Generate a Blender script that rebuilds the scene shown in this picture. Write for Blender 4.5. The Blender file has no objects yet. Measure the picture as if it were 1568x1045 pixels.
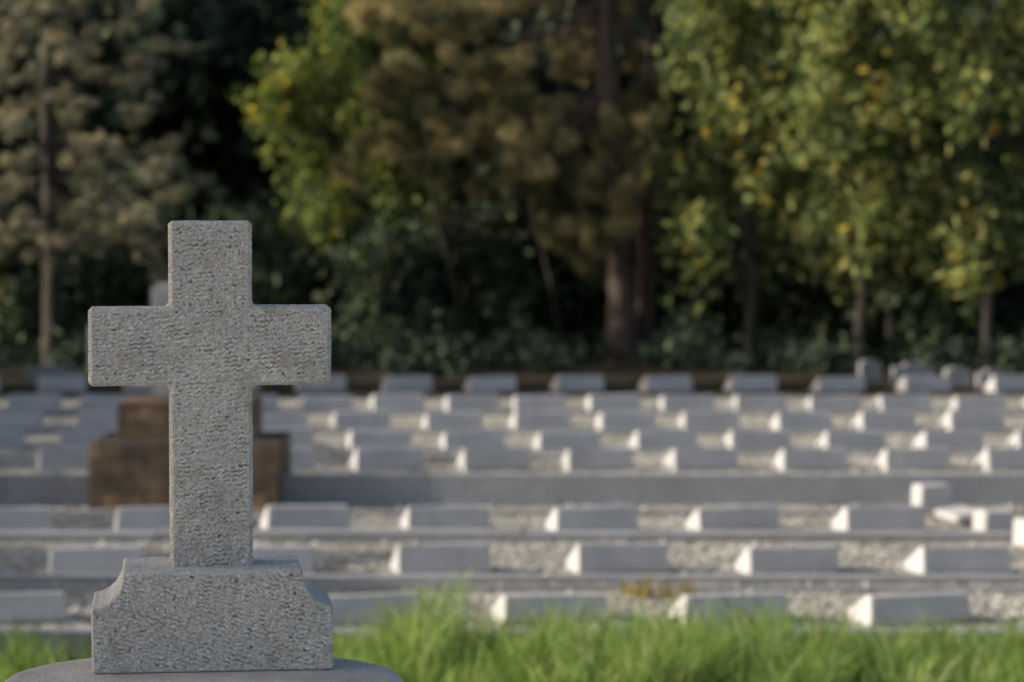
import bpy, bmesh, math
import numpy as np
from mathutils import Vector, noise

scene = bpy.context.scene
COL = scene.collection
TOSUN = Vector((-0.925, -0.06, 0.375)).normalized()

# ------------------------------------------------------------------ helpers
def link(o, parent=None):
    COL.objects.link(o)
    if parent is not None:
        o.parent = parent
    return o

def empty(name, loc=(0, 0, 0)):
    e = bpy.data.objects.new(name, None)
    e.location = loc
    e.empty_display_size = 0.2
    return link(e)

def mesh_obj(name, verts, faces, mat=None, parent=None, smooth=False, tint=None):
    me = bpy.data.meshes.new(name)
    if isinstance(faces, np.ndarray):
        n, k = faces.shape
        me.vertices.add(len(verts))
        me.vertices.foreach_set("co", np.asarray(verts, dtype=np.float32).ravel())
        me.loops.add(n * k)
        me.loops.foreach_set("vertex_index", faces.astype(np.int32).ravel())
        me.polygons.add(n)
        me.polygons.foreach_set("loop_start", np.arange(0, n * k, k, dtype=np.int32))
        me.update(calc_edges=True)
    else:
        me.from_pydata([tuple(v) for v in verts], [], faces)
        me.update()
    if tint is not None:
        a = me.attributes.new("tint", 'FLOAT', 'FACE')
        a.data.foreach_set("value", np.asarray(tint, dtype=np.float32))
    if smooth:
        me.polygons.foreach_set("use_smooth", [True] * len(me.polygons))
    if mat:
        me.materials.append(mat)
    o = bpy.data.objects.new(name, me)
    return link(o, parent)

def tube(V, F, pts, rad, n=8):
    base = len(V)
    pts = [Vector(p) for p in pts]
    for i, p in enumerate(pts):
        d = (pts[min(i + 1, len(pts) - 1)] - pts[max(i - 1, 0)])
        if d.length < 1e-6:
            d = Vector((0, 0, 1))
        d.normalize()
        a = d.cross(Vector((0.3, 1, 0.1))).normalized()
        b = d.cross(a)
        for k in range(n):
            t = 2 * math.pi * k / n
            V.append(tuple(p + (a * math.cos(t) + b * math.sin(t)) * rad[i]))
    for i in range(len(pts) - 1):
        for k in range(n):
            k2 = (k + 1) % n
            F.append((base + i * n + k, base + i * n + k2, base + (i + 1) * n + k2, base + (i + 1) * n + k))

# ------------------------------------------------------------------ materials
def new_mat(name):
    m = bpy.data.materials.new(name)
    m.use_nodes = True
    nt = m.node_tree
    nt.nodes.clear()
    out = nt.nodes.new('ShaderNodeOutputMaterial')
    return m, nt, out

def N(nt, typ, **kw):
    n = nt.nodes.new(typ)
    for k, v in kw.items():
        if k in n.inputs.keys():
            n.inputs[k].default_value = v
        else:
            setattr(n, k, v)
    return n

def ramp(nt, fac, stops, interp='LINEAR'):
    r = nt.nodes.new('ShaderNodeValToRGB')
    r.color_ramp.interpolation = interp
    el = r.color_ramp.elements
    while len(el) < len(stops):
        el.new(0.5)
    for e, (p, c) in zip(el, stops):
        e.position = p
        e.color = (c[0], c[1], c[2], 1) if not isinstance(c, (int, float)) else (c, c, c, 1)
    nt.links.new(fac, r.inputs[0])
    return r.outputs[0]

def mix(nt, fac, a, b, mode='MIX'):
    m = nt.nodes.new('ShaderNodeMix')
    m.data_type = 'RGBA'
    m.blend_type = mode
    for sock, v in ((m.inputs[0], fac), (m.inputs[6], a), (m.inputs[7], b)):
        if isinstance(v, (int, float)):
            sock.default_value = v
        elif isinstance(v, tuple):
            sock.default_value = (v[0], v[1], v[2], 1)
        else:
            nt.links.new(v, sock)
    return m.outputs[2]

def math_n(nt, op, a, b=0.0, c=None, clamp=False):
    m = nt.nodes.new('ShaderNodeMath')
    m.operation = op
    m.use_clamp = clamp
    for i, v in enumerate((a, b) if c is None else (a, b, c)):
        if isinstance(v, (int, float)):
            m.inputs[i].default_value = v
        else:
            nt.links.new(v, m.inputs[i])
    return m.outputs[0]

def leaf_mat(name, stops, transl=0.35):
    m, nt, out = new_mat(name)
    a = N(nt, 'ShaderNodeAttribute', attribute_name='tint')
    col = ramp(nt, a.outputs['Fac'], stops)
    p = N(nt, 'ShaderNodeBsdfDiffuse')
    nt.links.new(col, p.inputs['Color'])
    if transl <= 0:
        nt.links.new(p.outputs[0], out.inputs[0])
        return m
    t = N(nt, 'ShaderNodeBsdfTranslucent')
    col2 = mix(nt, 1.0, col, (1.5, 1.45, 0.9), 'MULTIPLY')
    nt.links.new(col2, t.inputs['Color'])
    ms = N(nt, 'ShaderNodeMixShader')
    ms.inputs[0].default_value = transl
    nt.links.new(p.outputs[0], ms.inputs[1])
    nt.links.new(t.outputs[0], ms.inputs[2])
    nt.links.new(ms.outputs[0], out.inputs[0])
    return m

def bark_mat(name, c1, c2):
    m, nt, out = new_mat(name)
    tc = N(nt, 'ShaderNodeTexCoord')
    mp = N(nt, 'ShaderNodeMapping')
    mp.inputs['Scale'].default_value = (9, 9, 1.6)
    nt.links.new(tc.outputs['Object'], mp.inputs[0])
    n = N(nt, 'ShaderNodeTexNoise', Scale=1.5, Detail=6.0)
    nt.links.new(mp.outputs[0], n.inputs['Vector'])
    col = ramp(nt, n.outputs['Fac'], [(0.35, c1), (0.62, c2)])
    p = N(nt, 'ShaderNodeBsdfPrincipled', Roughness=0.9)
    nt.links.new(col, p.inputs['Base Color'])
    b = N(nt, 'ShaderNodeBump', Strength=0.8, Distance=0.03)
    nt.links.new(n.outputs['Fac'], b.inputs['Height'])
    nt.links.new(b.outputs[0], p.inputs['Normal'])
    nt.links.new(p.outputs[0], out.inputs[0])
    return m

def stone_mat(name, dark, light, scale=6.0, bump=0.3, stain=(0.25, 0.2, 0.14), stain_amt=0.3):
    m, nt, out = new_mat(name)
    tc = N(nt, 'ShaderNodeTexCoord')
    geo = N(nt, 'ShaderNodeNewGeometry')
    n1 = N(nt, 'ShaderNodeTexNoise', Scale=scale, Detail=6.0, Roughness=0.65)
    nt.links.new(geo.outputs['Position'], n1.inputs['Vector'])
    n2 = N(nt, 'ShaderNodeTexNoise', Scale=scale * 22, Detail=3.0)
    nt.links.new(tc.outputs['Object'], n2.inputs['Vector'])
    n3 = N(nt, 'ShaderNodeTexNoise', Scale=scale * 0.35, Detail=5.0)
    nt.links.new(geo.outputs['Position'], n3.inputs['Vector'])
    col = ramp(nt, n1.outputs['Fac'], [(0.3, dark), (0.7, light)])
    sp = ramp(nt, n2.outputs['Fac'], [(0.3, 0.75), (0.7, 1.15)])
    col = mix(nt, 1.0, col, sp, 'MULTIPLY')
    st = ramp(nt, n3.outputs['Fac'], [(0.5, 0.0), (0.7, stain_amt)])
    col = mix(nt, st, col, stain)
    p = N(nt, 'ShaderNodeBsdfPrincipled', Roughness=0.85)
    nt.links.new(col, p.inputs['Base Color'])
    b = N(nt, 'ShaderNodeBump', Strength=bump, Distance=0.01)
    nt.links.new(n2.outputs['Fac'], b.inputs['Height'])
    nt.links.new(b.outputs[0], p.inputs['Normal'])
    nt.links.new(p.outputs[0], out.inputs[0])
    return m

def tooled_stone_mat(name, rot=0.0):
    m, nt, out = new_mat(name)
    tc = N(nt, 'ShaderNodeTexCoord')
    ob = tc.outputs['Object']
    hat = N(nt, 'ShaderNodeAttribute', attribute_name='height')
    big = N(nt, 'ShaderNodeTexNoise', Scale=7.0, Detail=6.0, Roughness=0.65)
    nt.links.new(ob, big.inputs['Vector'])
    col = ramp(nt, big.outputs['Fac'], [(0.3, (0.43, 0.42, 0.405)), (0.5, (0.53, 0.515, 0.49)), (0.72, (0.64, 0.62, 0.58))])
    vor = N(nt, 'ShaderNodeTexVoronoi', Scale=420.0)
    nt.links.new(ob, vor.inputs['Vector'])
    sp = N(nt, 'ShaderNodeSeparateColor')
    nt.links.new(vor.outputs['Color'], sp.inputs[0])
    cr = ramp(nt, sp.outputs[0], [(0.0, 0.42), (0.15, 0.88), (0.8, 1.05), (1.0, 1.5)])
    col = mix(nt, 0.85, col, cr, 'MULTIPLY')
    fine = N(nt, 'ShaderNodeTexNoise', Scale=150.0, Detail=6.0, Roughness=0.7)
    nt.links.new(ob, fine.inputs['Vector'])
    groove_dirt_ao = ramp(nt, hat.outputs['Fac'], [(0.12, 0.28), (0.40, 0.84), (0.6, 1.0), (0.9, 1.22)])  # groove dirt with occlusion-like shade painted in; ridges lightened
    col = mix(nt, 0.9, col, groove_dirt_ao, 'MULTIPLY')
    pit = ramp(nt, fine.outputs['Fac'], [(0.33, 0.25), (0.40, 1.0)])
    col = mix(nt, 0.75, col, pit, 'MULTIPLY')
    li = N(nt, 'ShaderNodeTexNoise', Scale=16.0, Detail=8.0, Roughness=0.72)
    nt.links.new(ob, li.inputs['Vector'])
    lf = ramp(nt, li.outputs['Fac'], [(0.55, 0.0), (0.67, 0.65)])
    col = mix(nt, lf, col, (0.32, 0.26, 0.185))
    p = N(nt, 'ShaderNodeBsdfPrincipled', Roughness=0.8)
    nt.links.new(col, p.inputs['Base Color'])
    b = N(nt, 'ShaderNodeBump', Strength=0.9, Distance=0.0018)
    nt.links.new(fine.outputs['Fac'], b.inputs['Height'])
    nt.links.new(b.outputs[0], p.inputs['Normal'])
    nt.links.new(p.outputs[0], out.inputs[0])
    return m

def brick_mat(name):
    m, nt, out = new_mat(name)
    tc = N(nt, 'ShaderNodeTexCoord')
    mp = N(nt, 'ShaderNodeMapping')
    mp.inputs['Rotation'].default_value = (math.radians(90), 0, 0)
    nt.links.new(tc.outputs['Object'], mp.inputs[0])
    br = N(nt, 'ShaderNodeTexBrick', Scale=1.0)
    br.inputs['Color1'].default_value = (0.27, 0.175, 0.105, 1)
    br.inputs['Color2'].default_value = (0.11, 0.075, 0.05, 1)
    br.inputs['Mortar'].default_value = (0.09, 0.07, 0.055, 1)
    br.inputs['Brick Width'].default_value = 0.3
    br.inputs['Row Height'].default_value = 0.122
    br.inputs['Mortar Size'].default_value = 0.008
    nt.links.new(mp.outputs[0], br.inputs['Vector'])
    n = N(nt, 'ShaderNodeTexNoise', Scale=7.0, Detail=6.0)
    nt.links.new(tc.outputs['Object'], n.inputs['Vector'])
    v = ramp(nt, n.outputs['Fac'], [(0.3, 0.6), (0.7, 1.4)])
    col = mix(nt, 1.0, br.outputs['Color'], v, 'MULTIPLY')
    p = N(nt, 'ShaderNodeBsdfPrincipled', Roughness=0.9)
    nt.links.new(col, p.inputs['Base Color'])
    b = N(nt, 'ShaderNodeBump', Strength=0.6, Distance=0.01)
    nt.links.new(n.outputs['Fac'], b.inputs['Height'])
    nt.links.new(b.outputs[0], p.inputs['Normal'])
    nt.links.new(p.outputs[0], out.inputs[0])
    return m

M_marker = stone_mat('marker_limestone', (0.50, 0.485, 0.48), (0.67, 0.645, 0.63), 4.0, 0.25, (0.38, 0.355, 0.33), 0.25)
M_conc = stone_mat('concrete', (0.28, 0.278, 0.283), (0.41, 0.40, 0.40), 3.0, 0.4, (0.19, 0.18, 0.17), 0.35)
M_wall = stone_mat('wall_render', (0.30, 0.31, 0.33), (0.40, 0.41, 0.43), 2.5, 0.4, (0.23, 0.235, 0.24), 0.4)
M_cap = stone_mat('pedestal_stone', (0.46, 0.45, 0.42), (0.66, 0.64, 0.59), 12.0, 0.6, (0.30, 0.25, 0.18), 0.4)
M_tool = tooled_stone_mat('tooled_granite')
M_brick = brick_mat('brown_brick')

def ground_mat():
    m, nt, out = new_mat('ground_gravel_soil')
    geo = N(nt, 'ShaderNodeNewGeometry')
    pos = geo.outputs['Position']
    sx = N(nt, 'ShaderNodeSeparateXYZ')
    nt.links.new(pos, sx.inputs[0])
    v = N(nt, 'ShaderNodeTexVoronoi', Scale=26.0)
    nt.links.new(pos, v.inputs['Vector'])
    sc = N(nt, 'ShaderNodeSeparateColor')
    nt.links.new(v.outputs['Color'], sc.inputs[0])
    gcol = ramp(nt, sc.outputs[0], [(0.0, (0.22, 0.20, 0.16)), (0.4, (0.43, 0.40, 0.335)), (0.8, (0.57, 0.53, 0.45)), (1.0, (0.74, 0.70, 0.61))])
    n1 = N(nt, 'ShaderNodeTexNoise', Scale=1.7, Detail=7.0, Roughness=0.65)
    nt.links.new(pos, n1.inputs['Vector'])
    gv = ramp(nt, n1.outputs['Fac'], [(0.35, 0.62), (0.65, 1.1)])
    gcol = mix(nt, 1.0, gcol, gv, 'MULTIPLY')
    n2 = N(nt, 'ShaderNodeTexNoise', Scale=2.3, Detail=8.0)
    nt.links.new(pos, n2.inputs['Vector'])
    soil = ramp(nt, n2.outputs['Fac'], [(0.3, (0.02, 0.018, 0.012)), (0.55, (0.05, 0.042, 0.026)), (0.7, (0.12, 0.10, 0.07))])
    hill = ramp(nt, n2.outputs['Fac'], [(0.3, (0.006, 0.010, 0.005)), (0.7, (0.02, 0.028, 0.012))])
    grass = ramp(nt, n2.outputs['Fac'], [(0.3, (0.03, 0.05, 0.012)), (0.7, (0.07, 0.10, 0.025))])
    yy = math_n(nt, 'ADD', sx.outputs[1], math_n(nt, 'MULTIPLY', n1.outputs['Fac'], 2.4))
    farf = math_n(nt, 'MULTIPLY', math_n(nt, 'SUBTRACT', yy, 32.9), 1.0, clamp=True)
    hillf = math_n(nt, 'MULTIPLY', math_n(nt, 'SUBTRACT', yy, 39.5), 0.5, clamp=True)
    near1 = math_n(nt, 'MULTIPLY', math_n(nt, 'SUBTRACT', 14.6, sx.outputs[1]), 40.0, clamp=True)
    near2 = math_n(nt, 'MULTIPLY', math_n(nt, 'SUBTRACT', yy, 12.4), 4.0, clamp=True)  # grass stops here; unseen gravel nearer the camera added to bounce light
    nearf = math_n(nt, 'MULTIPLY', near1, near2)
    col = mix(nt, farf, gcol, soil)
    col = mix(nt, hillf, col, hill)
    col = mix(nt, nearf, col, grass)
    p = N(nt, 'ShaderNodeBsdfPrincipled', Roughness=0.95)
    p.inputs['Specular IOR Level'].default_value = 0.1
    nt.links.new(col, p.inputs['Base Color'])
    b = N(nt, 'ShaderNodeBump', Strength=0.8, Distance=0.02)
    nt.links.new(v.outputs['Distance'], b.inputs['Height'])
    b.invert = True
    nt.links.new(b.outputs[0], p.inputs['Normal'])
    nt.links.new(p.outputs[0], out.inputs[0])
    return m

def gz(x, y):
    if y < 14.6:
        return -0.12 + 0.02 * math.sin(x * 1.3 + y)
    z = 0.012 * noise.noise(Vector((x * 0.8, y * 0.8, 0)))
    z += min(max(0, (y - 26.0) * 0.014), 0.07)
    if y > 47:
        t = (y - 47)
        z += 0.42 * t * min(1, t / 10) + 0.5 * noise.noise(Vector((x * 0.1, y * 0.1, 3)))
        z = min(z, 34)
    return z

xs = sorted(set([-220, -120, -60, -40] + [round(-25 + i * 0.5, 2) for i in range(101)] + [40, 60, 120, 220]))
ys = [-120, -60, -30, -15, -6] + [i * 1.0 for i in range(-4, 14)] + [14.5995, 14.6005] + [15 + i * 0.5 for i in range(70)] + [51, 53, 56, 60, 65, 70, 80, 95, 120, 160, 230]
gv, gf = [], []
for y in ys:
    for x in xs:
        gv.append((x, y, gz(x, y)))
nx = len(xs)
for j in range(len(ys) - 1):
    for i in range(nx - 1):
        a = j * nx + i
        gf.append((a, a + 1, a + nx + 1, a + nx))
mesh_obj('ground', gv, gf, ground_mat(), smooth=True)

rng = np.random.default_rng(3)
npb = 18000
px = rng.uniform(-7, 8, npb); py = 14.9 + (rng.random(npb) ** 1.3) * 16.5
sz = rng.uniform(0.009, 0.028, npb)
octv = np.array([(1, 0, 0), (0, 1, 0), (-1, 0, 0), (0, -1, 0), (0, 0, .7), (0, 0, -.5)])
octf = np.array([(0, 1, 4), (1, 2, 4), (2, 3, 4), (3, 0, 4), (1, 0, 5), (2, 1, 5), (3, 2, 5), (0, 3, 5)])
pz = np.array([gz(a, b) for a, b in zip(px, py)])
th = rng.uniform(0, 6.28, npb)
c, s = np.cos(th), np.sin(th)
ox = octv[None, :, 0] * rng.uniform(.7, 1.4, (npb, 1)); oy = octv[None, :, 1] * np.ones((npb, 1)); oz = octv[None, :, 2] * np.ones((npb, 1))
PV = np.stack([px[:, None] + (ox * c[:, None] - oy * s[:, None]) * sz[:, None],
               py[:, None] + (ox * s[:, None] + oy * c[:, None]) * sz[:, None],
               pz[:, None] + 0.004 + oz * sz[:, None]], -1).reshape(-1, 3)
PF = (octf[None] + (np.arange(npb) * 6)[:, None, None]).reshape(-1, 3)
m, nt, out = new_mat('pebbles')
a = N(nt, 'ShaderNodeAttribute', attribute_name='tint')
cc = ramp(nt, a.outputs['Fac'], [(0, (0.18, 0.165, 0.135)), (0.5, (0.42, 0.39, 0.33)), (1, (0.70, 0.66, 0.58))])
p = N(nt, 'ShaderNodeBsdfPrincipled', Roughness=0.8)
nt.links.new(cc, p.inputs['Base Color']); nt.links.new(p.outputs[0], out.inputs[0])
mesh_obj('gravel', PV, PF, m, tint=np.repeat(rng.random(npb), 8))

# ------------------------------------------------------------------ foreground cross
def seg_dist(P, A, B):
    AB = B - A
    t = np.clip(((P - A) @ AB) / (AB @ AB), 0, 1)
    return np.linalg.norm(P - (A + t[:, None] * AB), axis=1)

def tooled_solid(name, outline, y0, y1, parent, bevel=0.006, seed=0.0, flow=0.0, voxel=0.0016, margin=0.004, depth=0.0024):
    bm = bmesh.new()
    fr = [bm.verts.new((x, y0, z)) for x, z in outline]
    bk = [bm.verts.new((x, y1, z)) for x, z in outline]
    bm.faces.new(fr); bm.faces.new(bk[::-1])
    n = len(outline)
    for i in range(n):
        j = (i + 1) % n
        bm.faces.new((fr[j], fr[i], bk[i], bk[j]))
    bmesh.ops.recalc_face_normals(bm, faces=bm.faces)
    es = [e for e in bm.edges if len(e.link_faces) == 2 and e.calc_face_angle(0) > 0.6]
    bmesh.ops.bevel(bm, geom=es, offset=bevel, segments=1, affect='EDGES', profile=0.5)
    me = bpy.data.meshes.new(name); bm.to_mesh(me); bm.free()
    ob = bpy.data.objects.new(name, me)
    COL.objects.link(ob)
    md = ob.modifiers.new('r', 'REMESH'); md.mode = 'VOXEL'; md.voxel_size = voxel
    dg = bpy.context.evaluated_depsgraph_get()
    nm = bpy.data.meshes.new_from_object(ob.evaluated_get(dg))
    ob.modifiers.clear(); ob.data = nm
    nv = len(nm.vertices)
    co = np.empty(nv * 3, np.float32); nm.vertices.foreach_get('co', co); co = co.reshape(-1, 3).astype(float)
    no = np.array([v.normal[:] for v in nm.vertices])
    O = np.array(outline, float)
    d = np.full(nv, 9.0)
    P = co[:, [0, 2]]
    for i in range(n):
        d = np.minimum(d, seg_dist(P, O[i], O[(i + 1) % n]))
    front = (np.abs(no[:, 1]) > 0.8)
    msk = np.where(front, np.clip((d - bevel - margin * 0.2) / margin, 0, 1), 0.2)
    H = np.zeros(nv); W = np.zeros(nv)
    for i in range(nv):
        x, y, z = co[i]
        q = Vector((x, y, z + seed))
        t = x * math.cos(flow) - z * math.sin(flow)
        u = z * math.cos(flow) + x * math.sin(flow)
        ph = 3.4 * noise.noise(q * 14.0) + 1.8 * noise.noise(Vector((t * 70, u * 35, seed))) + 1.0 * math.sin(t * 2 * math.pi / 0.014 + 5 * noise.noise(q * 22))
        rip = math.sin(u * 2 * math.pi / 0.0080 + ph)
        brk = noise.noise(Vector((t * 130, u * 230, seed + y * 60)))
        brk2 = noise.noise(Vector((t * 320, u * 320, seed - 4)))
        amp = 0.7 + 1.3 * noise.noise(q * 42)
        H[i] = 0.52 + 0.24 * rip * amp + 0.34 * brk + 0.28 * brk2
        pk = noise.noise(q * 130 + Vector((3, 3, 3)))
        if pk < -0.60:
            H[i] -= 0.6
        W[i] = noise.noise(q * 26 + Vector((9, 9, 9))) * 0.6 + noise.noise(q * 110) * 0.7
    disp = (H - 0.6) * depth * msk + W * 0.0011
    co2 = co + no * disp[:, None]
    nm.vertices.foreach_set('co', co2.astype(np.float32).ravel())
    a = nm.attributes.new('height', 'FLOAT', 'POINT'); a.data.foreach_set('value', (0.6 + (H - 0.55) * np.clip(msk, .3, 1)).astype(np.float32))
    nm.polygons.foreach_set("use_smooth", [True] * len(nm.polygons))
    nm.materials.clear(); nm.materials.append(M_tool)
    nm.update()
    ob.parent = parent
    return ob

CX, CY, CZ = -0.516, 4.88, 1.367
YAW = math.radians(7.0)
root = empty('stone_cross', (CX, CY, CZ)); root.rotation_euler = (0, 0, YAW)
sw = 0.0725
cross_outline = [(-sw, 0.160), (sw, 0.160), (sw, 0.490), (0.211, 0.490), (0.211, 0.629), (sw, 0.629), (sw, 0.778), (-sw, 0.778),
                 (-sw, 0.627), (-0.212, 0.627), (-0.212, 0.490), (-sw, 0.490)]
tooled_solid('cross_shaft_and_arms', cross_outline, 0.085, 0.185, root, seed=1.7, flow=-0.10)
bo = [(-0.2075, 0), (0.2075, 0), (0.2075, 0.113)]
for k in range(1, 8):
    t = math.radians(90 * k / 8)
    bo.append((0.2075 - 0.052 * math.sin(t), 0.113 + 0.060 * (1 - math.cos(t)) ))
bo += [(0.1555, 0.173), (-0.1545, 0.173)]
for k in range(7, 0, -1):
    t = math.radians(90 * k / 8)
    bo.append((-0.2075 + 0.053 * math.sin(t), 0.113 + 0.060 * (1 - math.cos(t))))
bo.append((-0.2075, 0.113))
tooled_solid('base_block', bo, 0.0, 0.235, root, bevel=0.003, seed=7.3, flow=0.28)

ped = empty('stone_pedestal', (-0.530, 4.83, 0))
def superell(a, b, n, k=72):
    r = []
    for i in range(k):
        t = 2 * math.pi * i / k
        c, s = math.cos(t), math.sin(t)
        r.append((a * abs(c) ** (2 / n) * (1 if c > 0 else -1), b * abs(s) ** (2 / n) * (1 if s > 0 else -1)))
    return r
V, F = [], []
prof = [(-0.16, 0.86), (1.20, 0.86), (1.215, 0.98), (1.225, 1.0), (1.325, 1.0), (1.348, 0.985), (1.360, 0.955), (1.3655, 0.90), (1.3665, 0.5)]
K = 72
for z, f in prof:
    for (x, y) in superell(0.352 * f, 0.295 * f, 2.5, K):
        V.append((x, y, z))
for j in range(len(prof) - 1):
    for i in range(K):
        F.append((j * K + i, j * K + (i + 1) % K, (j + 1) * K + (i + 1) % K, (j + 1) * K + i))
F.append(tuple((len(prof) - 1) * K + i for i in range(K)))
o = mesh_obj('pedestal_drum', V, F, M_cap, ped, smooth=True)

# ------------------------------------------------------------------ grave markers
def marker_mesh(i, w=0.56, h=0.19, d=0.34):
    bm = bmesh.new()
    r = np.random.default_rng(i)
    j = lambda s: float(r.normal(0, s))
    wb, wt = w / 2, w / 2 - 0.006
    fb, ft, bt, bb = -d / 2, -d / 2 + 0.03, -d / 2 + 0.095, d / 2
    vs = []
    for (x, y, z) in [(-wb, fb, 0), (wb, fb, 0), (wb, bb, 0), (-wb, bb, 0),
                      (-wb, fb, 0.05), (wb, fb, 0.05), (wb, bb, 0.05), (-wb, bb, 0.05),
                      (-wt, ft, h + j(.002)), (wt, ft, h + j(.002)), (wt, bt, h + j(.002)), (-wt, bt, h + j(.002))]:
        vs.append(bm.verts.new((x + j(.002), y + j(.002), z if z == 0 else z + j(.001))))
    for f in [(0, 3, 2, 1), (0, 1, 5, 4), (1, 2, 6, 5), (2, 3, 7, 6), (3, 0, 4, 7), (4, 5, 9, 8), (5, 6, 10, 9), (6, 7, 11, 10), (7, 4, 8, 11), (8, 9, 10, 11)]:
        bm.faces.new([vs[k] for k in f])
    bmesh.ops.recalc_face_normals(bm, faces=bm.faces)
    bmesh.ops.bevel(bm, geom=list(bm.edges), offset=0.007, segments=2, affect='EDGES')
    me = bpy.data.meshes.new('grave_marker_mesh')
    bm.to_mesh(me); bm.free(); me.materials.append(M_marker)
    return me
MM = [marker_mesh(i) for i in range(5)]
rng = np.random.default_rng(11)
rows = [(14.8, 0.19, 0.952, .150), (16.8, 0.606, 1.038, .165), (19.0, 0.532, 0.98, .175), (23.7, 0.707, 0.887, .19),
        (25.7, 0.496, 0.868, .185), (27.7, 0.248, 0.852, .19), (29.9, 0.302, 0.769, .18), (33.0, -0.227, 1.008, .19)]
for (D, x0, sp, hh) in rows:
    k0 = int((-7.5 - x0) / sp); k1 = int((8.5 - x0) / sp)
    for k in range(k0, k1 + 1):
        x = x0 + k * sp
        yc = D + 0.18
        if D == 19.0 and x > 3.0 and x < 4.6:
            continue
        o = bpy.data.objects.new('grave_marker', MM[int(rng.integers(0, 5))])
        o.location = (x + rng.normal(0, .015), yc + rng.normal(0, .03), gz(x, yc) - 0.004 + (0.01 if D < 20 else 0.0))
        o.rotation_euler = (rng.normal(0, .012), rng.normal(0, .014), math.radians(12.0) + rng.normal(0, .03))
        o.scale = (1, 1, hh / .19 * (1 + rng.normal(0, .04)))
        link(o)

# ------------------------------------------------------------------ kerbs, low wall
def box_bm(bm, x0, x1, y0, y1, z0, z1, bev=0.006):
    vs = [bm.verts.new(p) for p in [(x0, y0, z0), (x1, y0, z0), (x1, y1, z0), (x0, y1, z0), (x0, y0, z1), (x1, y0, z1), (x1, y1, z1), (x0, y1, z1)]]
    fs = [bm.faces.new([vs[k] for k in f]) for f in [(0, 3, 2, 1), (0, 1, 5, 4), (1, 2, 6, 5), (2, 3, 7, 6), (3, 0, 4, 7), (4, 5, 6, 7)]]
    es = set(e for f in fs for e in f.edges)
    bmesh.ops.bevel(bm, geom=list(es), offset=bev, segments=2, affect='EDGES')

def bm_obj(name, bm, mat, parent=None):
    me = bpy.data.meshes.new(name); bm.to_mesh(me); bm.free(); me.materials.append(mat)
    o = bpy.data.objects.new(name, me)
    return link(o, parent)

def kerb(name, y0, y1, z0, z1, step, mat, xa=-12, xb=13, gap=0.006, seed=0):
    r = np.random.default_rng(seed)
    bm = bmesh.new()
    x = xa + float(r.uniform(0, 0.8))
    while x < xb:
        dz = float(r.normal(0, .003)); dy = float(r.normal(0, .003))
        box_bm(bm, x, x + step - gap, y0 + dy, y1 + dy, z0, z1 + dz)
        x += step
    return bm_obj(name, bm, mat)
kerb('retaining_kerb', 14.42, 14.62, -0.4, 0.018, 2.4, M_conc, seed=1)
kerb('concrete_kerb', 16.42, 16.60, -0.1, 0.045, 2.4, M_conc, seed=2)
kerb('concrete_kerb', 16.12, 16.20, -0.1, 0.03, 2.4, M_conc, seed=5)
kerb('concrete_kerb', 18.55, 18.80, -0.1, 0.055, 2.4, M_conc, seed=3)
kerb('concrete_kerb', 20.2, 20.28, -0.1, 0.03, 2.4, M_conc, seed=7)
kerb('low_wall', 20.9, 21.0, -0.1, 0.226, 4.1, M_wall, xa=-12.7, seed=4)
for i, (D, _, _, _) in enumerate(rows[4:7]):
    kerb('concrete_kerb', D - 0.30, D - 0.12, -0.1, gz(0, D) + 0.03, 2.4, M_conc, seed=20 + i)

# ------------------------------------------------------------------ memorial
mem = empty('memorial_cross', (-2.385, 20.86, 0))
bm = bmesh.new()
box_bm(bm, -0.69, 0.69, -0.25, 0.9, -0.05, 0.49, 0.012)
box_bm(bm, -0.51, 0.49, -0.05, 0.7, 0.486, 0.77, 0.012)
bm_obj('brick_plinth', bm, M_brick, mem)
oc = [(-0.28, 0.77), (0.26, 0.77), (0.26, 0.95), (0.85, 0.95), (0.85, 1.35), (0.26, 1.35), (0.26, 1.63), (-0.28, 1.63), (-0.28, 1.35), (-0.75, 1.35), (-0.75, 0.95), (-0.28, 0.95)]
bm = bmesh.new()
fr = [bm.verts.new((x, 0.1, z)) for x, z in oc]; bk = [bm.verts.new((x, 0.45, z)) for x, z in oc]
bm.faces.new(fr); bm.faces.new(bk[::-1])
for i in range(len(oc)):
    j = (i + 1) % len(oc)
    bm.faces.new((fr[j], fr[i], bk[i], bk[j]))
bmesh.ops.recalc_face_normals(bm, faces=bm.faces)
bmesh.ops.bevel(bm, geom=[e for e in bm.edges if e.calc_face_angle(0) > .5], offset=0.03, segments=2, affect='EDGES')
bm_obj('cross', bm, M_conc, mem)

def block(name, x, y, w, d, h, rz, taper=0.9, tilt=0.0, z=0.0):
    bm = bmesh.new()
    a, b = w / 2, d / 2
    pts = [(-a, -b, 0), (a, -b, 0), (a, b, 0), (-a, b, 0)]
    top = [(-a * taper, -b * taper, h), (a * taper, -b * taper, h), (a * taper, b * taper, h), (-a * taper, b * taper, h)]
    vs = [bm.verts.new(p) for p in pts + top]
    for f in [(0, 3, 2, 1), (0, 1, 5, 4), (1, 2, 6, 5), (2, 3, 7, 6), (3, 0, 4, 7), (4, 5, 6, 7)]:
        bm.faces.new([vs[k] for k in f])
    bmesh.ops.bevel(bm, geom=list(bm.edges), offset=0.01, segments=2, affect='EDGES')
    o = bm_obj(name, bm, M_marker)
    o.location = (x, y, z); o.rotation_euler = (0, tilt, rz)
    return o
block('stone_block', 3.05, 20.6, 0.24, 0.22, 0.185, math.radians(12), 0.96)
block('stone_block', 3.22, 18.9, 0.23, 0.24, 0.175, math.radians(12), 0.96)
block('stone_block', 3.39, 18.35, 0.22, 0.24, 0.175, math.radians(12), 0.96)
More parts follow.
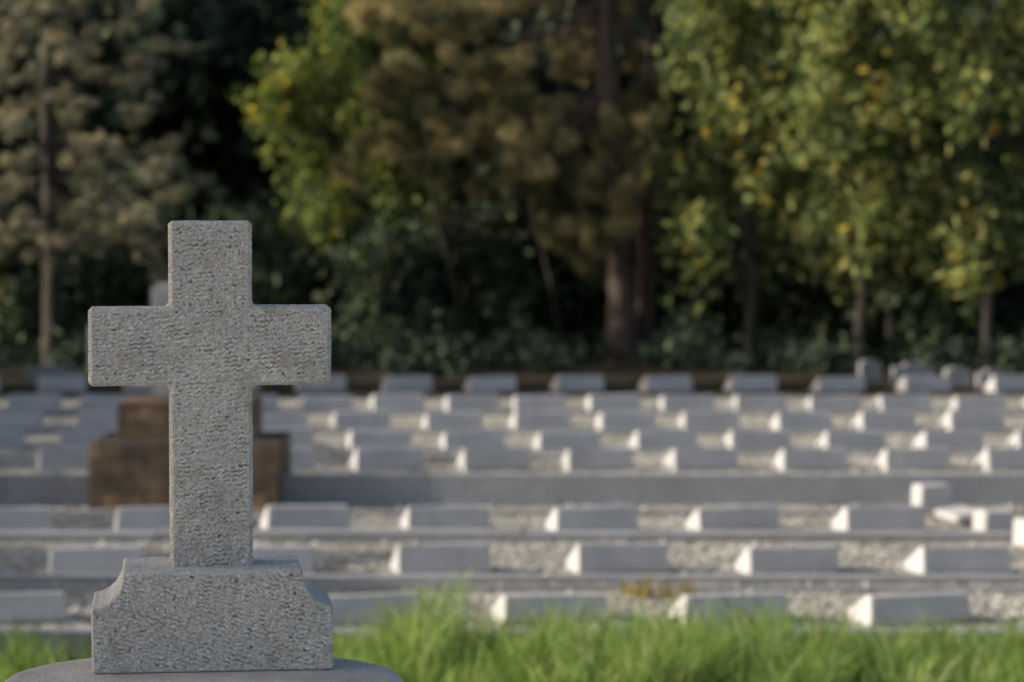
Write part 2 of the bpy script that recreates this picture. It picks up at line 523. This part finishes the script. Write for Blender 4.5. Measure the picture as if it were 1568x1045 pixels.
block('stone_slab', 3.12, 19.7, 0.22, 0.5, 0.05, math.radians(10), 0.97, tilt=-0.12, z=0.04)

def headstone(name, x, y, w, h, t=0.14, rz=0.1, style=0):
    n = 10
    ol = [(-w / 2, 0), (w / 2, 0), (w / 2, h * .8)]
    if style == 0:
        for k in range(1, n):
            a = math.pi * k / n
            ol.append((w / 2 * math.cos(a), h * .8 + h * .2 * math.sin(a)))
    else:
        ol += [(w * .22, h * .85), (w * .22, h), (-w * .22, h), (-w * .22, h * .85)]
    ol.append((-w / 2, h * .8))
    bm = bmesh.new()
    fr = [bm.verts.new((a, 0, b)) for a, b in ol]; bk = [bm.verts.new((a, t, b)) for a, b in ol]
    bm.faces.new(fr); bm.faces.new(bk[::-1])
    for i in range(len(ol)):
        j = (i + 1) % len(ol)
        bm.faces.new((fr[j], fr[i], bk[i], bk[j]))
    bmesh.ops.recalc_face_normals(bm, faces=bm.faces)
    o = bm_obj(name, bm, M_conc)
    o.location = (x, y, gz(x, y) - .02); o.rotation_euler = (0, 0, rz)
headstone('headstone', 4.45, 35.2, 0.26, 0.28)
headstone('headstone', 4.90, 34.6, 0.5, 0.27, style=1)
headstone('headstone', 5.35, 34.0, 0.3, 0.25)
headstone('headstone', 5.75, 33.9, 0.36, 0.23, style=1)
headstone('headstone', -5.6, 34.6, 0.62, 0.24, style=1)

# ------------------------------------------------------------------ vegetation
def clouds(blobs, per, nclump, sig, size, hang=0.0, aspect=0.5, seed=0, shell=0.55):
    r = np.random.default_rng(seed)
    C = []; T = []
    for (cx, cy, cz, rx, ry, rz, w) in blobs:
        n = max(1, int(nclump * w))
        v = r.normal(size=(n, 3)); v /= np.linalg.norm(v, axis=1)[:, None]
        rad = shell + (1 - shell) * r.random(n)
        rad = np.where(r.random(n) < 0.2, r.random(n), rad)
        C.append(np.array([cx, cy, cz]) + v * rad[:, None] * np.array([rx, ry, rz]))
        T.append(np.clip(r.normal(0.45, 0.22, n), 0, 1))
    C = np.concatenate(C); T = np.concatenate(T)
    n = len(C)
    cs = r.uniform(.6, 1.4, n)
    L = C[:, None, :] + r.normal(size=(n, per, 3)) * np.array(sig) * cs[:, None, None]
    tint = np.clip(T[:, None] + r.normal(0, .17, (n, per)), 0, 1).ravel()
    L = L.reshape(-1, 3)
    m = len(L)
    a = r.normal(size=(m, 3)); a[:, 2] -= hang
    a /= np.linalg.norm(a, axis=1)[:, None]
    b = np.cross(a, r.normal(size=(m, 3))); b /= np.linalg.norm(b, axis=1)[:, None]
    s = (size * r.uniform(.6, 1.35, m))[:, None]
    V = np.stack([L - a * s * .5, L + b * s * .5 * aspect - a * s * .05, L + a * s * .5, L - b * s * .5 * aspect - a * s * .05], 1).reshape(-1, 3)
    F = np.arange(m * 4).reshape(-1, 4)
    return V, F, tint, C

def needles(blobs, ntuft, per, length, width, seed=0, up=0.2, shell=.4, bsz=14, spread=.13):
    r = np.random.default_rng(seed)
    C = []; T = []; Dn = []
    for (cx, cy, cz, rx, ry, rz, w) in blobs:
        n = max(1, int(ntuft * w))
        nb = max(3, n // bsz)
        v = r.normal(size=(nb, 3)); v /= np.linalg.norm(v, axis=1)[:, None]
        rad = shell + (1 - shell) * r.random(nb)
        bc = v * rad[:, None]
        idx = r.integers(0, nb, n)
        pts = bc[idx] + r.normal(size=(n, 3)) * spread
        C.append(np.array([cx, cy, cz]) + pts * np.array([rx, ry, rz]))
        tb = r.normal(.5, .24, nb)
        T.append(np.clip(tb[idx] + r.normal(0, .08, n), 0, 1))
        dd = pts + np.array([0, 0, up]); Dn.append(dd / np.linalg.norm(dd, axis=1)[:, None])
    C = np.concatenate(C); T = np.concatenate(T); Dn = np.concatenate(Dn)
    n = len(C)
    d = r.normal(size=(n, per, 3)) * .75 + Dn[:, None, :]
    d /= np.linalg.norm(d, axis=2)[:, :, None]
    d = d.reshape(-1, 3); m = len(d)
    base = np.repeat(C, per, 0)
    b = np.cross(d, r.normal(size=(m, 3))); b /= np.linalg.norm(b, axis=1)[:, None]
    ln = length * r.uniform(.6, 1.2, m)[:, None]
    V = np.stack([base - b * width / 2, base + b * width / 2, base + d * ln], 1).reshape(-1, 3)
    F = np.arange(m * 3).reshape(-1, 3)
    tint = np.clip(np.repeat(T, per) + r.normal(0, .1, m), 0, 1)
    return V, F, tint, C

B_pine = bark_mat('pine_bark', (0.05, 0.036, 0.03), (0.12, 0.085, 0.07))
B_grey = bark_mat('grey_bark', (0.025, 0.022, 0.017), (0.065, 0.056, 0.045))
L_conifer = leaf_mat('blue_conifer_needles', [(0, (0.10, 0.11, 0.085)), (0.4, (0.24, 0.24, 0.185)), (0.75, (0.40, 0.38, 0.29)), (1, (0.50, 0.43, 0.31))], .25)
L_pine = leaf_mat('pine_needles', [(0, (0.08, 0.085, 0.045)), (0.35, (0.21, 0.195, 0.10)), (0.7, (0.42, 0.37, 0.20)), (1, (0.55, 0.46, 0.27))], .25)
L_yel = leaf_mat('yellowing_leaves', [(0, (0.05, 0.075, 0.035)), (0.4, (0.14, 0.18, 0.075)), (0.65, (0.32, 0.36, 0.14)), (0.88, (0.62, 0.60, 0.26)), (1, (0.70, 0.52, 0.12))], .35)
L_green = leaf_mat('bright_green_leaves', [(0, (0.06, 0.09, 0.035)), (0.5, (0.15, 0.20, 0.07)), (0.86, (0.34, 0.40, 0.13)), (1, (0.7, 0.50, 0.08))], .35)
L_dark = leaf_mat('dark_leaves', [(0, (0.035, 0.052, 0.038)), (0.5, (0.10, 0.135, 0.09)), (0.9, (0.19, 0.23, 0.14)), (1, (0.28, 0.27, 0.14))], .2)
L_forest = leaf_mat('forest_leaves', [(0, (0.025, 0.038, 0.028)), (0.6, (0.075, 0.10, 0.068)), (1, (0.15, 0.17, 0.095))], 0)
L_cyp = leaf_mat('shade_cypress_leaves', [(0, (0.02, 0.035, 0.015)), (1, (0.05, 0.07, 0.03))], 0)

def limbs(trunk_pts, trunk_rad, targets, seed=0, r0=0.05):
    r = np.random.default_rng(seed)
    V, F = [], []
    tube(V, F, trunk_pts, trunk_rad, 12)
    T = [Vector(p) for p in trunk_pts]
    for tg in targets:
        tg = Vector(tg)
        best = min(range(len(T)), key=lambda i: abs(T[i].z - (tg.z - 0.35 * (tg - T[i]).length * .6)))
        i2 = min(best + 1, len(T) - 1)
        st = T[best].lerp(T[i2], float(r.random()) * .8)
        mid = st.lerp(tg, .5) + Vector((r.normal(0, .08), r.normal(0, .08), r.normal(0.05, .08)))
        L = (tg - st).length
        rr = r0 * min(1.0, .35 + L * .25)
        tube(V, F, [st, st.lerp(mid, .5) + Vector((0, 0, .03)), mid, mid.lerp(tg, .5), tg], [rr, rr * .8, rr * .6, rr * .4, rr * .15], 6)
    return V, F

def add_tree(name, trunk_pts, trunk_rad, foliage, leafmat, bark, ntar=40, seed=0, r0=.05):
    e = empty(name, (trunk_pts[0][0], trunk_pts[0][1], 0))
    off = np.array([trunk_pts[0][0], trunk_pts[0][1], 0.0])
    V, F, tint, C = foliage
    r = np.random.default_rng(seed)
    tar = C[r.choice(len(C), min(ntar, len(C)), replace=False)]
    bv, bf = limbs(trunk_pts, trunk_rad, tar, seed, r0)
    mesh_obj('trunk_and_limbs', np.array(bv) - off, bf, bark, e, smooth=True)
    mesh_obj('foliage', V - off, F, leafmat, e, tint=tint)
    return e

# blue-grey conifer on the left: tiers of drooping boughs with gaps between
r = np.random.default_rng(5)
bl = []
tx, ty = -6.15, 38.0
for k in range(60):
    z = 1.5 + 5.4 * (k / 60)
    R = 2.2 * (1 - max(0, (z - 3.0)) / 8.5) * (0.62 + 0.38 * min(1, (z - 1.0) / 1.6))
    th = k * 2.399 + r.normal(0, .3)
    rr = R * r.uniform(.6, 1.0)
    for q, w_, s_ in ((1.0, 1.0, .34), (.72, .9, .38), (.42, .5, .38)):
        bl.append((tx + rr * q * math.cos(th), ty + rr * q * math.sin(th) * .9, z - .30 * (rr * q) ** 1.2 + .35 + r.normal(0, .05), s_, s_, .12, w_))
fo = needles(bl, 36, 10, .13, .027, seed=6, up=-.1, shell=.2, bsz=9)
add_tree('conifer_tree', [(tx, ty, -.1), (tx + .02, ty, 1.5), (tx - .05, ty, 4), (tx, ty, 6), (tx, ty, 7.4)], [.15, .12, .1, .06, .02], fo, L_conifer, B_grey, 60, 1, .025)

# central pine
px_, py_ = 1.54, 39.2
pb = []
def PB(x, z, rx, rz, w=1, y=0, ry=None):
    pb.append((x * 1.02, py_ + y, z + (z - 2.16) * .02, rx, ry or rx * .9, rz, w))
PB(-1.5, 3.9, .75, .5, 1.0, -.4); PB(-.8, 4.9, .9, .6, 1.2, 0); PB(-1.9, 4.9, .5, .5, .6, .3)
PB(-.3, 4.0, .7, .45, 1.0, -.5); PB(-1.3, 3.1, .6, .4, .6, -.2); PB(-2.1, 2.9, .4, .4, .4, .2); PB(-.7, 3.2, .6, .4, .6, -.2)
PB(.2, 3.3, .7, .5, 1.0, -.8); PB(.6, 2.5, .8, .55, 1.2, -.5); PB(1.3, 2.1, .6, .5, 1.0, -.7); PB(0.9, 3.4, .7, .5, 1.0, .6)
PB(1.1, 4.5, .8, .6, 1.2, .8); PB(1.8, 2.7, .5, .6, .8, -.3); PB(1.9, 3.7, .45, .5, .5, .4); PB(.2, 5.3, 1.1, .6, 1.2, -.2); PB(1.6, 5.4, .9, .6, .7, .2)
PB(1.5, 3.2, .5, .6, .8, -.7)
PB(-.5, 2.4, .5, .35, .35, .2); PB(.9, 1.75, .45, .35, .5, -.6); PB(2.9, 5.2, .8, .5, .4, .4)
fo = needles(pb, 440, 10, .17, .023, seed=8, up=.1, shell=.25, bsz=24, spread=.09)
add_tree('pine_tree', [(px_, py_, -.1), (px_ - .02, py_, 1.2), (px_ - .08, py_, 2.4), (px_ - .25, py_, 4.2), (px_ - .3, py_, 6)], [.25, .2, .19, .16, .12], fo, L_pine, B_pine, 60, 2, .045)
V, F = [], []
tube(V, F, [(1.84, 39.5, -.1), (1.86, 39.5, 1.5), (1.8, 39.5, 3.2), (1.95, 39.5, 5)], [.14, .12, .1, .07], 10)
e = empty('pine_trunk', (0, 0, 0)); mesh_obj('trunk', V, F, B_pine, e, smooth=True)

# yellow-green broadleaf, left of centre
yb = [(-3.0, 41, 4.0, .6, .7, .5, .7), (-2.3, 41, 4.6, .6, .7, .6, .6), (-3.4, 40.8, 3.7, .45, .5, .3, .6), (-2.3, 40.8, 3.5, .7, .6, .5, .6), (-1.6, 41, 3.9, .6, .6, .6, .5),
      (-2.6, 41, 5.4, .6, .7, .5, .5), (-1.9, 40.8, 2.7, .7, .6, .5, .5), (-3, 41.3, 2.9, .6, .6, .4, .4), (-1.4, 41.2, 5.4, .8, .8, .5, .4),
      (-1.2, 40.9, 2.6, .6, .5, .5, .5), (-2.6, 40.9, 2.2, .7, .5, .5, .5)]
fo = clouds(yb, 12, 90, (.09, .09, .15), .13, hang=.8, aspect=.55, seed=9, shell=.2)
add_tree('yellowing_tree', [(-2.2, 41.3, -.1), (-2.2, 41.3, 1.4), (-2.4, 41.2, 3), (-2.3, 41.2, 5), (-2.3, 41.2, 5.6)], [.07, .06, .05, .03, .02], fo, L_green, B_grey, 40, 3, .02)

def broad(name, x, y, seed, R, zlo, zhi, cnt, per=10, size=.155, mat=L_yel, nclump=34, sig=(.09, .09, .18)):
    r = np.random.default_rng(seed)
    b = []
    for k in range(cnt):
        z = zlo + (zhi - zlo) * (k + r.random()) / cnt; th = r.uniform(0, 6.28); q = R * math.sqrt(r.random())
        b.append((x + q * math.cos(th), y + q * math.sin(th) * .6, z, r.uniform(.5, .95), r.uniform(.3, .6), r.uniform(.4, .8), 1))
    fo = clouds(b, per, nclump, sig, size, hang=1.0, aspect=.6, seed=seed + 50, shell=.3)
    add_tree(name, [(x, y, -.1), (x + .05, y, 1.2), (x - .1, y, 2.6), (x, y, 4.2), (x, y, 5.2)], [.085, .07, .055, .035, .015], fo, mat, B_grey, 40, seed, .02)
broad('broadleaf_tree', 3.2, 38.4, 21, 1.0, 1.7, 5.6, 17)
broad('broadleaf_tree', 4.6, 37.7, 22, 1.3, 1.6, 5.6, 19)
broad('broadleaf_tree', 6.2, 37.2, 23, 1.4, 1.5, 5.6, 22)
broad('broadleaf_tree', 8.2, 37.0, 24, 1.3, 1.4, 5.6, 12)
broad('broadleaf_tree', 5.4, 40.6, 25, 2.0, 1.2, 5.8, 22, mat=L_dark)

r = np.random.default_rng(30)
for k, x in enumerate(np.arange(-8.8, 9.6, 0.8)):
    x = x + r.normal(0, .2); y = 40.2 + r.uniform(0, 2.2)
    h = r.uniform(1.8, 3.2)
    b = [(x + r.normal(0, .4), y + r.normal(0, .3), h * t, r.uniform(.45, .75), .5, r.uniform(.35, .6), 1) for t in (.15, .35, .5, .7, .9)]
    fo = clouds(b, 11, 38, (.10, .10, .11), .155, hang=.3, aspect=.6, seed=100 + k, shell=.3)
    add_tree('shrub', [(x, y, -.1), (x + r.normal(0, .1), y, h * .4), (x + r.normal(0, .25), y, h)], [.05, .035, .01], fo, L_dark, B_grey, 8, 200 + k, .02)
# low undergrowth between the last row and the trees
b = []
for k in range(85):
    x = r.uniform(-8.5, 9.0); y = r.uniform(35.8, 39.4)
    if abs(x - 1.55) < .5 and y < 39.4:
        continue
    b.append((x, y, .14 + r.uniform(0, .2), r.uniform(.25, .6), .4, r.uniform(.12, .34), r.uniform(.4, 1.0)))
V, F, t, C = clouds(b, 9, 32, (.08, .08, .08), .11, hang=.1, aspect=.55, seed=33, shell=.3)
mesh_obj('undergrowth', V, F, L_forest, tint=t)
for k, (x, dx) in enumerate([(-.6, -.5), (.75, -.45), (6.6, -.1)]):
    V, F = [], []
    y = 40.2 + .3 * (k % 3)
    tube(V, F, [(x, y, -.1), (x + dx * .4, y, 1.1), (x + dx, y, 2.2), (x + dx * 1.3, y, 3.6)], [.045, .035, .025, .015], 8)
    e = empty('sapling_stem'); mesh_obj('stem', V, F, B_grey, e, smooth=True)

# forest mass behind
r = np.random.default_rng(40)
b = []
for k in range(210):
    x = r.uniform(-12, 12); y = r.uniform(43.2, 48)
    b.append((x, y, 0.2 + 6.6 * ((k * 0.618) % 1.0), r.uniform(.8, 1.4), .9, r.uniform(.7, 1.2), 1))
for (x, z) in [(-1.1, 3.9), (-1.8, 4.3), (-.6, 4.3), (-.4, 3.4), (-1.5, 3.3), (.3, 4.0)]:
    b.append((x, 43.4, z, .9, .6, .7, 1.3))
V, F, t, C = clouds(b, 12, 38, (.22, .22, .24), .38, hang=.3, aspect=.7, seed=41, shell=.3)
mesh_obj('distant_forest', V, F, L_forest, tint=t)

# unseen cypresses on the left, added to shade cross and left row ends
def shade_cypress_mesh(seed, H=8.0, R=1.1):
    b = []
    for k in range(46):
        z = .5 + (H - .6) * k / 46
        q = R * (math.sin(math.pi * min(1, (z / H) * .75 + .2)) ** .7)
        th = k * 2.4
        b.append((q * .45 * math.cos(th), q * .45 * math.sin(th), z, q * .6, q * .6, .35, 1))
    V, F, t, C = clouds(b, 10, 34, (.07, .07, .12), .22, hang=-.8, aspect=.5, seed=seed, shell=.3)
    bv, bf = [], []
    tube(bv, bf, [(0, 0, -.2), (0, 0, H * .5), (0, 0, H * .95)], [.16, .1, .02], 8)
    for k in range(40):
        z = .6 + (H - 1.2) * k / 40; th = k * 2.4
        tube(bv, bf, [(0, 0, z), (.3 * math.cos(th), .3 * math.sin(th), z + .5)], [.03, .008], 5)
    return (V, F, t), (bv, bf)
(cv, cf, ct), (tv, tf) = shade_cypress_mesh(60)
first = None
def shade_cypress(x, y, h, rz, rs=1.0):
    global first
    e = empty('shade_cypress_tree', (x, y, gz(x, y)))
    if first is None:
        a = mesh_obj('foliage', cv, cf, L_cyp, e, tint=ct)
        b_ = mesh_obj('trunk', tv, tf, B_grey, e, smooth=True)
        first = (a.data, b_.data)
    else:
        for nm, d in zip(('foliage', 'trunk'), first):
            link(bpy.data.objects.new(nm, d), e)
    e.scale = (rs, rs, h / 8.0); e.rotation_euler = (0, 0, rz)
shade_cypress(-8.6, 4.45, 7.6, .3, 1.1)
shade_cypress(-10.5, 4.35, 8.2, 1.3, 1.1)
r = np.random.default_rng(61)
for k, y in enumerate([14.0, 15.9, 17.6, 19.6, 21.2, 22.8, 24.6, 26.2, 28.0, 30.0]):
    xx = -9.4 + r.normal(0, .25)
    shade_cypress(xx, y - .4, [3.35, 3.6, 3.45, 3.4, 3.35, 3.7, 3.8, 3.1, 3.0, 2.75][k], k * .9, 0.8)
for k, (x, y, h) in enumerate([(-9.4, 32.2, 5.6), (-9.2, 33.7, 5.6), (-11.3, 32.6, 6.6)]):  # added out of view to put the last row in shade
    shade_cypress(x, y, h, k * 1.7, 0.95)

# grass
def grass(name, n, xr, yr, hmean, seed, mat, clumps, zoff=-.12, tuft=True, lean=.35):
    r = np.random.default_rng(seed)
    cx = r.uniform(xr[0], xr[1], clumps); cy = r.uniform(yr[0], yr[1], clumps); chh = r.uniform(.55, 1.3, clumps)
    i = r.integers(0, clumps, n)
    x = cx[i] + r.normal(0, .06, n); y = cy[i] + r.normal(0, .06, n)
    hh = hmean * chh[i] * r.uniform(.5, 1.15, n) * (1 + .12 * np.sin(x * 2.1))
    if tuft:
        hh *= 1 + .4 * np.exp(-((x + .42) / .13) ** 2)
    ln = r.normal(0, lean, (n, 2)) * hh[:, None] * .8
    w = r.uniform(.003, .007, n)
    th = r.uniform(0, 3.14, n); wx, wy = np.cos(th) * w, np.sin(th) * w
    V = np.zeros((n, 7, 3))
    for s, (t, ws) in enumerate([(0, 1), (.4, .9), (.75, .6)]):
        bx = x + ln[:, 0] * t * t; by = y + ln[:, 1] * t * t; bz = zoff + hh * (t - .12 * t * t)
        V[:, 2 * s] = np.stack([bx - wx * ws, by - wy * ws, bz], 1)
        V[:, 2 * s + 1] = np.stack([bx + wx * ws, by + wy * ws, bz], 1)
    V[:, 6] = np.stack([x + ln[:, 0], y + ln[:, 1], zoff + hh * .86], 1)
    tris = np.array([(0, 1, 3), (0, 3, 2), (2, 3, 5), (2, 5, 4), (4, 5, 6)])
    F = (tris[None] + (np.arange(n) * 7)[:, None, None]).reshape(-1, 3)
    t = np.repeat(np.clip(r.normal(.5, .24, n), 0, 1), 5)
    return mesh_obj(name, V.reshape(-1, 3), F, mat, tint=t)
L_grass = leaf_mat('grass_blades', [(0, (0.08, 0.15, 0.04)), (0.5, (0.22, 0.33, 0.095)), (0.85, (0.38, 0.47, 0.20)), (1, (0.58, 0.56, 0.34))], .45)
grass('grass', 23000, (-.85, 4.2), (12.5, 14.1), .325, 70, L_grass, 300, lean=.45)
grass('grass', 260, (-2.5, -2.0), (13.2, 14.1), .27, 71, L_grass, 12)
L_dry = leaf_mat('dry_weeds', [(0, (0.12, 0.14, 0.04)), (0.6, (0.30, 0.23, 0.07)), (1, (0.42, 0.29, 0.1))], .4)
grass('dry_weeds', 120, (.66, 1.05), (15.7, 16.0), .12, 72, L_dry, 9, zoff=0, tuft=False)
grass('weeds', 120, (-.6, -.3), (15.2, 15.6), .2, 73, L_grass, 5, zoff=0)

# ------------------------------------------------------------------ light, world, camera
w = bpy.data.worlds.new("World"); scene.world = w; w.use_nodes = True
nt = w.node_tree
bg = nt.nodes['Background']
sky = nt.nodes.new('ShaderNodeTexSky'); sky.sky_type = 'NISHITA'; sky.sun_disc = False
elev = math.asin(TOSUN.z)
sky.sun_elevation = elev
sky.sun_rotation = math.atan2(TOSUN.x, TOSUN.y) % (2 * math.pi)
sky.dust_density = 3.5
nt.links.new(sky.outputs[0], bg.inputs[0]); bg.inputs[1].default_value = 0.15
sl = bpy.data.lights.new('sun', 'SUN'); sl.energy = 5.0; sl.angle = math.radians(.5); sl.color = (1, .93, .81)
so = bpy.data.objects.new('sun', sl); so.rotation_euler = TOSUN.to_track_quat('Z', 'Y').to_euler(); link(so)
so.location = (-20, 10, 20)

cam = bpy.data.cameras.new('camera'); co = bpy.data.objects.new('camera', cam); link(co)
co.location = (0, 0, 2.16)
co.rotation_euler = (math.radians(90 - 2.59), 0, 0)
cam.lens = 100; cam.sensor_width = 36; cam.clip_end = 600; cam.clip_start = .05
cam.dof.use_dof = True; cam.dof.focus_distance = 4.96; cam.dof.aperture_fstop = 4.6
scene.camera = co
scene.view_settings.view_transform = 'Standard'; scene.view_settings.look = 'None'; scene.view_settings.exposure = 0
